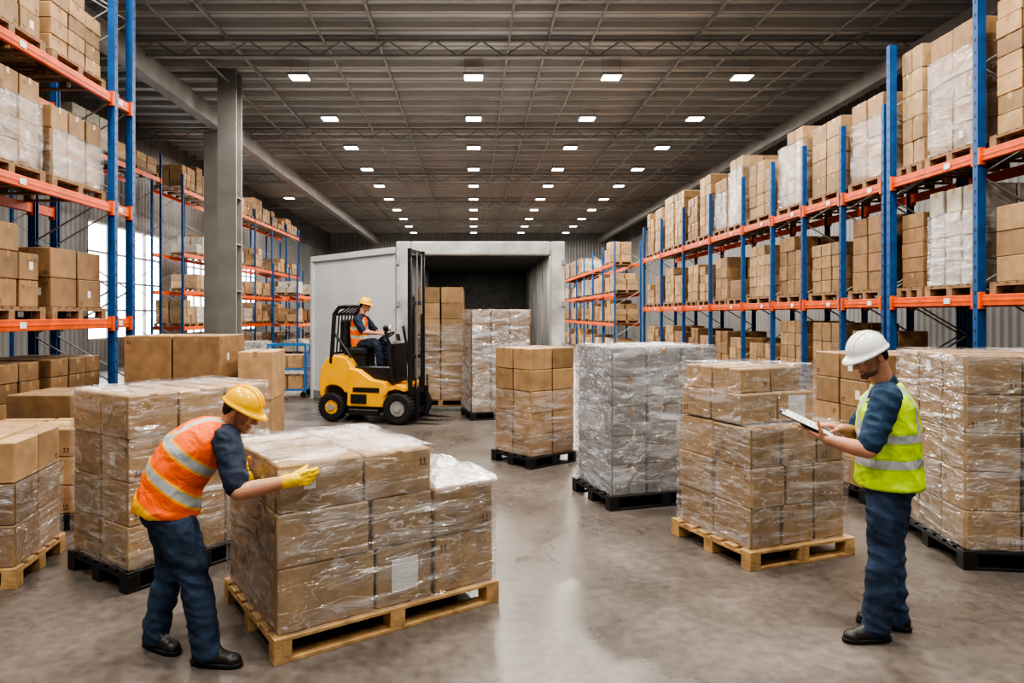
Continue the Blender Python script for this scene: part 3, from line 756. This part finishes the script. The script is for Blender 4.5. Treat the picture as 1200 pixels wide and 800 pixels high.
fpart("headlight", [M_WHITE, M_DKST], lambda m: (m.cyl((.43, -.40, 1.66), (.48, -.40, 1.66), .05, n=14), m.cyl((.34, -.40, 1.66), (.44, -.40, 1.66), .055, n=14, mi=1)))

# ------------------------------------------------------------------ people
def fuse(mb, name, mat, voxel, it=4, fold=0.0, fscale=9, flat=None, parent=None, label=None, attrs=None, zs=1.7):
    me = mb.mesh(name+"_src", [mat]); o = bpy.data.objects.new("tmp", me); SC.objects.link(o)
    r = o.modifiers.new("r", 'REMESH'); r.mode = 'VOXEL'; r.voxel_size = voxel; r.use_smooth_shade = True
    if it:
        s = o.modifiers.new("s", 'SMOOTH'); s.factor = .5; s.iterations = it
    dg = bpy.context.evaluated_depsgraph_get(); ev = o.evaluated_get(dg)
    me2 = bpy.data.meshes.new_from_object(ev); me2.name = name
    bpy.data.objects.remove(o)
    me2.materials.clear(); me2.materials.append(mat)
    if fold:
        ns = [v.normal.copy() for v in me2.vertices]
        for v, n_ in zip(me2.vertices, ns):
            p = v.co*fscale; q = noise.noise(V((p.x, p.y, p.z*zs+p.x*.8)))+.4*noise.noise(p*2.0)
            v.co += n_*fold*(1-2.4*abs(q))
    if flat is not None:
        for v in me2.vertices:
            if v.co.z < flat: v.co.z = flat
    if attrs:
        for an_, fn in attrs.items():
            a = me2.attributes.new(an_, 'FLOAT', 'POINT')
            a.data.foreach_set("value", [fn(v.co) for v in me2.vertices])
    for p in me2.polygons: p.use_smooth = True
    return mkobj(name, me2, parent=parent, label=label)

def hand(mb, W, d, n, t, curl=(.3, .4, .3), thumb=None, k=1.0, r=.0095):
    W = V(W); d = V(d).normalized(); n = V(n); n = (n-d*n.dot(d)).normalized(); t = V(t); t = (t-d*t.dot(d)-n*t.dot(n)).normalized()
    offs = [.031, .0105, -.0105, -.030]; pl = [.088, .092, .086, .078]
    lens = [(.040, .025, .020), (.043, .028, .021), (.040, .026, .020), (.031, .020, .018)]
    for i in range(4):
        b = W+(d*pl[i]+t*offs[i])*k
        mb.capsule(W+(d*.01+t*offs[i]*.55)*k, .017*k, b, .0125*k, 10)
        A = 0; p = b
        for j in range(3):
            A += curl[j]*(1+.12*i); dr = d*math.cos(A)+n*math.sin(A); q = p+dr*lens[i][j]*k
            mb.capsule(p, (r+.0012*(1-j))*k, q, (r-.0008*j)*k, 10); p = q
    mb.ell((0, 0, 0), (.045*k, .036*k, .015*k), 0, Matrix.Translation(W+d*.052*k) @ Matrix((d, t, n)).transposed().to_4x4())
    th = thumb or (t*.75+d*.6+n*.15)
    th = V(th).normalized(); b = W+(d*.018+t*.022)*k; p = b+th*.045*k
    mb.capsule(b, .016*k, p, .0125*k, 10); th2 = (th*.7+d*.5+n*.35).normalized(); q = p+th2*.033*k
    mb.capsule(p, .012*k, q, .0105*k, 10); mb.capsule(q, .0105*k, q+(th2+n*.3).normalized()*.024*k, .009*k, 10)

def headframe(Hc, yawdir, pitch, roll=0):
    f = V(yawdir).normalized(); up = V((0, 0, 1)); f2 = (f*math.cos(pitch)-up*math.sin(pitch)).normalized()
    l = up.cross(f).normalized(); u2 = f2.cross(l).normalized()
    M = Matrix((f2, l, u2)).transposed().to_4x4(); return Matrix.Translation(V(Hc)) @ M

def person(name_label, P, C, mid, f, Hc, hdir, hpitch, arms, legs, feet, mats, hands, vest, gloves=False, k=1.0, voxel=.0055, sleeve_end=.85, helmet_label="", beard=False, base=None, rot=0, bulk=1.0):
    root = mkobj("person", None, label=name_label, category="person")
    base = V(base) if base else V((P[0], P[1], 0))
    f = V(f).normalized(); l = V((0, 0, 1)).cross(f).normalized()
    P = V(P); C = V(C); mid = V(mid)
    def sp(t): return P*(1-t)**2+mid*2*t*(1-t)+C*t*t
    def tg(t): return ((mid-P)*(1-t)*2+(C-mid)*2*t).normalized()
    def ring(t, a, b, off=0):
        tt = min(max(t, 0), 1); T = tg(tt); c = sp(tt)+T*((t-tt)*.5); F = l.cross(T).normalized()
        return (c+F*off, l*a*k*bulk, F*b*k*bulk)
    HM = headframe(Hc, hdir, hpitch) @ Matrix.Scale(k, 4)
    neck = C+tg(1)*.03
    mb = MB()
    mb.loft([ring(-.1, .09, .07), ring(0, .14, .10), ring(.4, .12, .09), ring(.8, .15, .10), ring(1.0, .13, .07), ring(1.08, .07, .05)])
    mb.ell((-.008, 0, .042), (.098, .076, .086), 0, HM); mb.ell((.028, 0, -.02), (.067, .060, .083), 0, HM)
    mb.ell((.034, 0, -.072), (.052, .048, .038), 0, HM); mb.ell((.074, 0, -.098), (.021, .024, .018), 0, HM)
    def hp(x, y, z): return HM @ V((x, y, z))
    mb.capsule(hp(.088, 0, .012), .008*k, hp(.116, 0, -.028), .0115*k, 10)
    mb.capsule(hp(.100, -.013, -.033), .008*k, hp(.100, .013, -.033), .008*k, 8)
    mb.capsule(hp(.082, -.034, .028), .011*k, hp(.082, .034, .028), .011*k, 8)
    mb.capsule(hp(.090, -.016, -.059), .0075*k, hp(.090, .016, -.059), .0075*k, 8)
    mb.capsule(hp(.088, -.013, -.073), .0075*k, hp(.088, .013, -.073), .0075*k, 8)
    for s in (-1, 1):
        mb.ell((.058, s*.038, -.028), (.028, .021, .028), 0, HM)
        mb.ell((-.006, s*.079, -.012), (.019, .009, .032), 0, HM)
    mb.capsule(hp(-.025, 0, -.03), .057*k, neck, .062*k, 14)
    for s in 'lr':
        S, E, Wr = [V(x) for x in arms[s]]
        mb.capsule(C*.6+S*.4, .06*k, S, .052*k)
        mb.chain([S, E], [.048*k, .044*k]); mb.chain([E, E*.7+Wr*.3, Wr], [.044*k, .047*k, .030*k])
        hd = hands[s]; hand(mb, Wr, hd[0], hd[1], hd[2], hd[3], hd[4] if len(hd) > 4 else None, k)
        Hj, Kn, An = [V(x) for x in legs[s]]
        mb.chain([Hj, Kn, An], [.07*k, .045*k, .032*k])
        td = V(feet[s]).normalized(); z0 = mats.get('footz', 0); mb.capsule(An, .030*k, V((An.x, An.y, z0+.045))+td*.12*k, .018*k)
    fuse(mb, "body", M_SKIN, voxel, 3, parent=root)
    for s in (-1, 1):
        mb = MB(); mb.ell(hp(.080, s*.031, .003), (.0125*k,)*3, 0, None, 12, 8); mb.ell(hp(.089, s*.031, .001), (.0055*k,)*3, 1, None, 8, 6)
        mkobj("eye", mb.mesh("eye", [M_EYE, M_IRIS]), parent=root)
        mb = MB(); mb.capsule(hp(.096, s*.016, .030), .0045*k, hp(.086, s*.046, .031), .0035*k, 8)
        mkobj("eyebrow", mb.mesh("eyebrow", [M_HAIR]), parent=root)
    mb = MB(); mb.capsule(hp(.0985, -.015, -.066), .0035*k, hp(.0985, .015, -.066), .0035*k, 8)
    mkobj("mouth", mb.mesh("mouth", [M_LIP]), parent=root)
    mb = MB(); mb.ell((-.034, 0, .030), (.083, .080, .076), 0, HM); mb.ell((-.058, 0, -.022), (.045, .060, .046), 0, HM)
    fuse(mb, "hair", M_HAIR, .006, 2, .002, 60, parent=root)
    if beard:
        mb = MB(); mb.ell((.038, 0, -.082), (.051, .0495, .032), 0, HM); mb.ell((.074, 0, -.099), (.024, .027, .019), 0, HM)
        fuse(mb, "beard", M_BEARD, .005, 2, .001, 70, parent=root)
    # helmet
    mb = MB(); vs = []; fs = []; n = 40; rows = 12; a0, b0, c0, zc = .119, .097, .108, .040
    for j in range(rows+1):
        a = math.pi/2*(1-j/rows)
        for i in range(n):
            t = 2*math.pi*i/n; rr = max(math.cos(a), .02)
            vs.append(HM @ V((.000+a0*rr*math.cos(t), b0*rr*math.sin(t), zc+c0*math.sin(a))))
    for q, (ext, dz) in enumerate(((.5, -.004), (1.0, -.010), (1.0, -.018))):
        for i in range(n):
            t = 2*math.pi*i/n; fr = max(0, math.cos(t))**1.2
            ex = (.008+.038*fr)*ext
            vs.append(HM @ V(((a0+ex)*math.cos(t), (b0+.008*ext+.010*fr*ext)*math.sin(t), zc+dz-.012*fr*ext)))
    tot = rows+1+3
    for j in range(tot-1):
        for i in range(n): fs.append((j*n+i, (j+1)*n+i, (j+1)*n+(i+1) % n, j*n+(i+1) % n))
    fs.append(tuple(range(n)))
    mb.add(vs, fs, 0, True)
    hx = mkobj("helmet", mb.mesh("helmet", [mats['helmet']]), parent=root, label=helmet_label)
    so = hx.modifiers.new("s", 'SOLIDIFY'); so.thickness = .004*k
    for yy in (-.028, 0, .028):
        mb = MB(); pts = []
        for j in range(15):
            a = math.radians(20+140*j/14); w_ = math.sqrt(max(0, 1-(yy/b0)**2))
            pts.append(HM @ V(((a0+.001)*math.cos(a)*w_, yy, zc+(c0+.001)*math.sin(a)*w_)))
        mb.chain(pts, [.005*k]*15, 8)
        mkobj("helmet_ridge", mb.mesh("helmet_ridge", [mats['helmet']]), parent=root)
    # trousers
    mb = MB()
    mb.loft([ring(-.26, .10, .09), ring(-.16, .162, .122), ring(-.02, .172, .126), ring(.10, .155, .110), ring(.16, .14, .10)], e=2.2)
    for s in 'lr':
        Hj, Kn, An = [V(x) for x in legs[s]]
        lo_ = V((An.x, An.y, mats.get('footz', 0)+.085))
        mb.chain([Hj-V((0, 0, .03)), Hj*.5+Kn*.5, Kn, Kn*.5+An*.5, lo_], [.106*k*bulk, .097*k*bulk, .079*k, .075*k, .072*k])
        td = V(feet[s]).normalized(); mb.capsule(lo_, .068*k, lo_+td*.02*k-V((0, 0, .01)), .063*k)
    fuse(mb, "trousers", mats['trousers'], .010, 2, .010, 6, parent=root, zs=2.6)
    # shirt
    mb = MB()
    mb.loft([ring(.05, .165, .118), ring(.4, .165, .12), ring(.7, .182, .125), ring(.9, .180, .112), ring(1.0, .145, .092), ring(1.09, .072, .066)], e=2.3)
    mb.capsule(C, .068*k, C+tg(1)*.05+(HM.to_3x3() @ V((0, 0, 1)))*.01, .064*k)
    for s in 'lr':
        S, E, Wr = [V(x) for x in arms[s]]
        mb.capsule(C*.5+S*.5, .082*k, S, .075*k); en = S.lerp(E, sleeve_end)
        mb.chain([S, S.lerp(E, .5), en], [.076*k, .071*k, .064*k])
    fuse(mb, "shirt", mats['shirt'], .009, 2, .008, 9, parent=root)
    # vest
    mb = MB()
    mb.loft([ring(-.11, .203, .164), ring(-.02, .202, .162), ring(.3, .190, .150), ring(.6, .197, .150), ring(.82, .195, .138), ring(.95, .168, .116), ring(1.04, .115, .090), ring(1.10, .080, .074)], e=2.3)
    axis = (C-P); al = axis.length; axn = axis/al
    def hgt(p): return (p-P).dot(axn)/al
    def lat(p): return (p-P).dot(l)/k
    def band(p):
        h = hgt(p); s_ = abs(lat(p))
        return min(abs(h-vest[0])*al-.024, abs(h-vest[1])*al-.024, max(abs(s_-.100)-.022, (vest[1]-h)*al))
    def trimf(p):
        h = hgt(p); s_ = abs(lat(p)); return min(abs(h-vest[0])*al-.036, abs(h-vest[1])*al-.036, max(abs(s_-.100)-.032, (vest[1]-h)*al), (h+.09)*al)
    fuse(mb, "safety_vest", mats['vest'], .009, 2, .007, 5, parent=root, attrs={"band": band, "trim": trimf}, label=mats['vestlabel'])
    # boots
    for s in 'lr':
        An = V(legs[s][2]); td = V(feet[s]); td.z = 0; td.normalize(); sd = V((-td.y, td.x, 0))
        z0 = mats.get('footz', 0)
        Mf = Matrix.Translation(V((An.x, An.y, z0))) @ Matrix((td, sd, V((0, 0, 1)))).transposed().to_4x4() @ Matrix.Scale(k, 4)
        mb = MB(); mb.ell((-.028, 0, .055), (.060, .042, .055), 0, Mf); mb.ell((.07, 0, .042), (.10, .044, .042), 0, Mf); mb.ell((.145, 0, .036), (.055, .045, .034), 0, Mf)
        mb.capsule(Mf @ V((-.01, 0, .07)), .047*k, Mf @ V((-.005, 0, .15)), .048*k)
        mb.capsule(Mf @ V((0, 0, .10)), .040*k, Mf @ V((.09, 0, .055)), .030*k)
        fuse(mb, "boot", mats['shoe'], .006, 2, flat=z0+.012, parent=root, label="dark leather work boot")
        mb = MB(); mb.loft([(Mf @ V((.056, 0, z)), Mf.to_3x3() @ V((q, 0, 0)), Mf.to_3x3() @ V((0, q*.33, 0))) for z, q in ((.001, .146), (.02, .150), (.026, .146))], e=2.7)
        mkobj("boot_sole", mb.mesh("boot_sole", [M_RUB]), parent=root)
    if gloves:
        for s in 'lr':
            S, E, Wr = [V(x) for x in arms[s]]; hd = hands[s]
            mb = MB(); hand(mb, Wr, hd[0], hd[1], hd[2], hd[3], hd[4] if len(hd) > 4 else None, k*1.03, .0125)
            dd_ = (E-Wr).normalized(); mb.capsule(Wr+dd_*.03, .039*k, Wr-dd_*.02, .035*k)
            fuse(mb, "glove", M_GLOVE, .0045, 2, .001, 40, parent=root, label="yellow work glove")
    for c in root.children: c.location = -base
    root.location = base; root.rotation_euler = (0, 0, rot)
    return root

# worker 1 : bending, orange vest
e1 = V((math.cos(TH1), math.sin(TH1), 0)); e2 = V((-e1.y, e1.x, 0))
BC = FC+e1*.02+e2*.02
f1 = V((.9, .43, 0)).normalized(); l1 = V((-f1.y, f1.x, 0))
P1 = V((-1.74, 3.88, .84)); C1 = V((-1.47, 3.96, 1.20))
Wr1 = BC+e1*.06-e2*.050+V((0, 0, 1.0)); Wl1 = BC+e2*.36-e1*.06+V((0, 0, .95))
person("worker in orange vest and yellow helmet bending to hold a carton",
       P1, C1, (-1.71, 3.90, 1.10), f1, (-1.345, 3.95, 1.345), (.99, -.12, 0), R_(26),
       {'r': (C1-l1*.180+V((.02, 0, -.01)), (-1.245, 3.62, .955), tuple(Wr1)), 'l': (C1+l1*.175, (-1.48, 4.18, 1.0), tuple(Wl1))},
       {'r': (P1-l1*.085, (-1.53, 3.74, .47), (-1.45, 3.71, .10)), 'l': (P1+l1*.085, (-1.75, 3.96, .46), (-1.82, 3.90, .10))},
       {'r': (.95, -.15, 0), 'l': (.8, -.45, 0)},
       dict(helmet=M_HELY, trousers=M_JEAN2, shirt=M_NAVY, vest=M_VESTO, shoe=M_SHOE, vestlabel="orange vest with silver reflective bands"),
       {'r': (e1+V((0, 0, .02)), e2, (0, 0, 1), (.30, .30, .2), e1*.85+V((0, 0, .40))+e2*.2), 'l': (V((.1, -.5, .3)), e1, (0, 0, 1), (.1, .15, .1))},
       (.24, .62), gloves=True, helmet_label="yellow hard hat", bulk=1.10)
# worker 2 : standing with clipboard
f2 = V((-.87, .5, 0)).normalized(); l2 = V((-f2.y, f2.x, 0))
P2 = V((2.465, 4.05, .95)); C2 = V((2.445, 4.05, 1.435))
B = V((2.00, 4.10, 1.25)); ba = V((-.8, .42, .40)).normalized(); bl_ = V((-.5, -.87, 0)).normalized(); bl_ = (bl_-ba*bl_.dot(ba)).normalized(); bn = bl_.cross(ba).normalized()
if bn.z < 0: bn = -bn
person("standing worker in yellow vest and white helmet reading a clipboard",
       P2, C2, (2.465, 4.05, 1.2), f2, (2.335, 4.03, 1.655), (-1, -.16, 0), R_(24),
       {'l': (C2+l2*.180+V((0, 0, -.02)), (2.22, 3.84, 1.130), tuple(B+bl_*.10-ba*.13-bn*.025)), 'r': (C2-l2*.178+V((0, 0, -.02)), (2.42, 4.34, 1.14), tuple(B-ba*.19-bl_*.08+bn*.045))},
       {'l': (P2+l2*.085, (2.385, 3.965, .51), (2.345, 3.98, .10)), 'r': (P2-l2*.085, (2.515, 4.13, .51), (2.545, 4.13, .10))},
       {'l': (-1, -.12, 0), 'r': (-.8, .45, 0)},
       dict(helmet=M_HELW, trousers=M_JEAN, shirt=M_SHIRT, vest=M_VESTY, shoe=M_SHOE, vestlabel="yellow vest with silver reflective bands"),
       {'l': (ba*.85-bl_*.35, bn, bl_+ba*.3, (.15, .2, .2), bl_*.25+ba*.5+bn*.75), 'r': (ba+bl_*.25-bn*.15, -bn, bl_, (.25, .3, .2))},
       (.20, .50), helmet_label="white hard hat", beard=True, bulk=1.09)
# clipboard
Mc = Matrix((ba, bl_, bn)).transposed().to_4x4()
cb = mkobj("clipboard", None, loc=tuple(B), label="clipboard with white paper sheets held by the worker", category="clipboard")
mb = MB(); mb.box((0, 0, 0), (.32, .23, .004), 0, Mc); mkobj("board", mb.mesh("board", [M_DKST]), parent=cb)
mb = MB(); mb.box((-.005, 0, .004), (.297, .21, .003), 0, Mc)
for q in range(9): mb.box((-.12+q*.025, 0, .0058), (.004, .15, .0006), 1, Mc)
mkobj("paper_sheet", mb.mesh("paper_sheet", [M_LAB, M_STEEL]), parent=cb)
mb = MB(); mb.box((.145, 0, .009), (.03, .09, .012), 0, Mc, ch=.004); mkobj("clip", mb.mesh("clip", [M_CHROME]), parent=cb)
# driver
P3 = V((FX-.32, FY, 1.38)); C3 = V((FX-.30, FY, 1.82))
person("forklift driver in orange vest and yellow helmet seated at the wheel",
       P3, C3, (FX-.38, FY, 1.58), (1, -.0, 0), (FX-.22, FY, 2.065), (1, 0, 0), R_(8),
       {'r': (C3+V((0, -.175, -.02)), (FX-.12, FY-.26, 1.58), (FX+.07, FY-.13, 1.56)), 'l': (C3+V((0, .175, -.02)), (FX-.12, FY+.26, 1.58), (FX+.07, FY+.13, 1.56))},
       {'r': (P3+V((.02, -.09, 0)), (FX+.08, FY-.13, 1.35), (FX+.16, FY-.13, 1.00)), 'l': (P3+V((.02, .09, 0)), (FX+.08, FY+.13, 1.35), (FX+.16, FY+.13, 1.00))},
       {'r': (1, 0, 0), 'l': (1, 0, 0)},
       dict(helmet=M_HELY, trousers=M_NAVY, shirt=M_NAVY, vest=M_VESTO, shoe=M_SHOE, vestlabel="orange vest with reflective bands", footz=.88),
       {'r': (V((1, .3, .1)), (0, .3, -1), (0, 1, 0), (.6, .7, .5)), 'l': (V((1, -.3, .1)), (0, -.3, -1), (0, -1, 0), (.6, .7, .5))},
       (.25, .6), k=.97, voxel=.009, helmet_label="yellow hard hat", base=(FX, FY, 0), rot=FROT)

# ------------------------------------------------------------------ build cartons
def carton(mb, c, d, a, detail=True, lab=False):
    M = Matrix.Translation(c) @ Matrix.Rotation(a, 4, 'Z')
    mb.box((0, 0, 0), d, 0, M, ch=.009)
    hx, hy, hz = d[0]/2, d[1]/2, d[2]/2; e = .0012
    def q(p, mi): mb.add(p, [(0, 1, 2, 3)], mi, False, M)
    tw = .026
    if d[0] >= d[1]:
        q([(-hx, -tw, hz+e), (hx, -tw, hz+e), (hx, tw, hz+e), (-hx, tw, hz+e)], 1)
        for s in (-1, 1): q([(s*(hx+e), -tw*s, hz), (s*(hx+e), -tw*s, hz-.07), (s*(hx+e), tw*s, hz-.07), (s*(hx+e), tw*s, hz)], 1)
    else:
        q([(-tw, -hy, hz+e), (tw, -hy, hz+e), (tw, hy, hz+e), (-tw, hy, hz+e)], 1)
        for s in (-1, 1): q([(tw*s, s*(hy+e), hz), (tw*s, s*(hy+e), hz-.07), (-tw*s, s*(hy+e), hz-.07), (-tw*s, s*(hy+e), hz)], 1)
    if not detail: return
    if lab:
        e2_ = e*1.5; ww = min(.09, hx*.6); hh = min(.10, hz*.8)
        q([(-ww, -hy-e2_, -hh), (ww, -hy-e2_, -hh), (ww, -hy-e2_, hh), (-ww, -hy-e2_, hh)], 3)
    for face in range(3):
        if random.random() < .3 or (lab and face == 0): continue
        if face == 0: F = lambda u, v: (u, -hy-e, v); w = hx
        elif face == 1: F = lambda u, v: (-hx-e, -u, v); w = hy
        else: F = lambda u, v: (hx+e, u, v); w = hy
        u0 = random.choice((-1, 1))*(w-.06); v0 = random.choice((-hz+.05, -hz+.05, hz-.09))
        for k in (0, 1):
            uu = u0+(k*.028)-.014
            q([F(uu-.004, v0), F(uu+.004, v0), F(uu+.004, v0+.02), F(uu-.004, v0+.02)], 2)
            mb.add([F(uu-.011, v0+.02), F(uu+.011, v0+.02), F(uu, v0+.036)], [(0, 1, 2)], 2, False, M)
        q([F(u0-.028, v0-.010), F(u0+.028, v0-.010), F(u0+.028, v0-.005), F(u0-.028, v0-.005)], 2)
        if random.random() < .10 and w > .12:
            uu = random.uniform(-w*.4, w*.4); vv = random.uniform(-hz*.2, hz*.3); ww = .035; hh = .045
            q([F(uu-ww, vv-hh), F(uu+ww, vv-hh), F(uu+ww, vv+hh), F(uu-ww, vv+hh)], 3)
def settint(me, cols):
    a = me.attributes.new("tint", 'FLOAT_COLOR', 'POINT'); a.data.foreach_set("color", cols)
def score(b):
    p = proj(b['c'])
    if p is None or not (-60 < p[0] < 1260 and -60 < p[1] < 860): return 0
    return (b['d'][2]+min(b['d'][0], b['d'][1]))/(b['c'].y)
BOXES.sort(key=score, reverse=True)
MATS = [M_CARD, M_TAPE, M_MARK, M_LAB]
for b in BOXES[:300]:
    mb = MB(); z0 = b['c'].z-b['d'][2]/2
    carton(mb, V((0, 0, b['d'][2]/2)), b['d'], 0, True, b['lab'])
    me = mb.mesh("cardboard_box", MATS); settint(me, [*b['t'], 1]*len(mb.v))
    mkobj("cardboard_box", me, loc=(b['c'].x, b['c'].y, z0), rz=b['a'], label=b['label'], category="cardboard box", group=b['group'])
mb = MB(); cols = []
for b in BOXES[300:]:
    n0 = len(mb.v); carton(mb, b['c'], b['d'], b['a'], False); cols += [*b['t'], 1]*(len(mb.v)-n0)
me = mb.mesh("cardboard_boxes", MATS); settint(me, cols)
mkobj("cardboard_boxes", me, label="many brown cartons filling the distant racking", category="cardboard boxes", kind="stuff", group="cartons stored on the racking")
print("BOXCOUNT", len(BOXES))

# ------------------------------------------------------------------ camera
cam = bpy.data.cameras.new("Camera"); co = bpy.data.objects.new("Camera", cam); SC.objects.link(co)
co.location = (0, 0, 1.9); co.rotation_euler = (math.pi/2, 0, 0)
cam.lens = 24; cam.sensor_width = 36; cam.shift_x = 45/1200; cam.shift_y = -32/1200; cam.clip_end = 200
bpy.context.scene.camera = co
bpy.context.scene.view_settings.view_transform = 'AgX'
bpy.context.scene.view_settings.look = 'AgX - High Contrast'
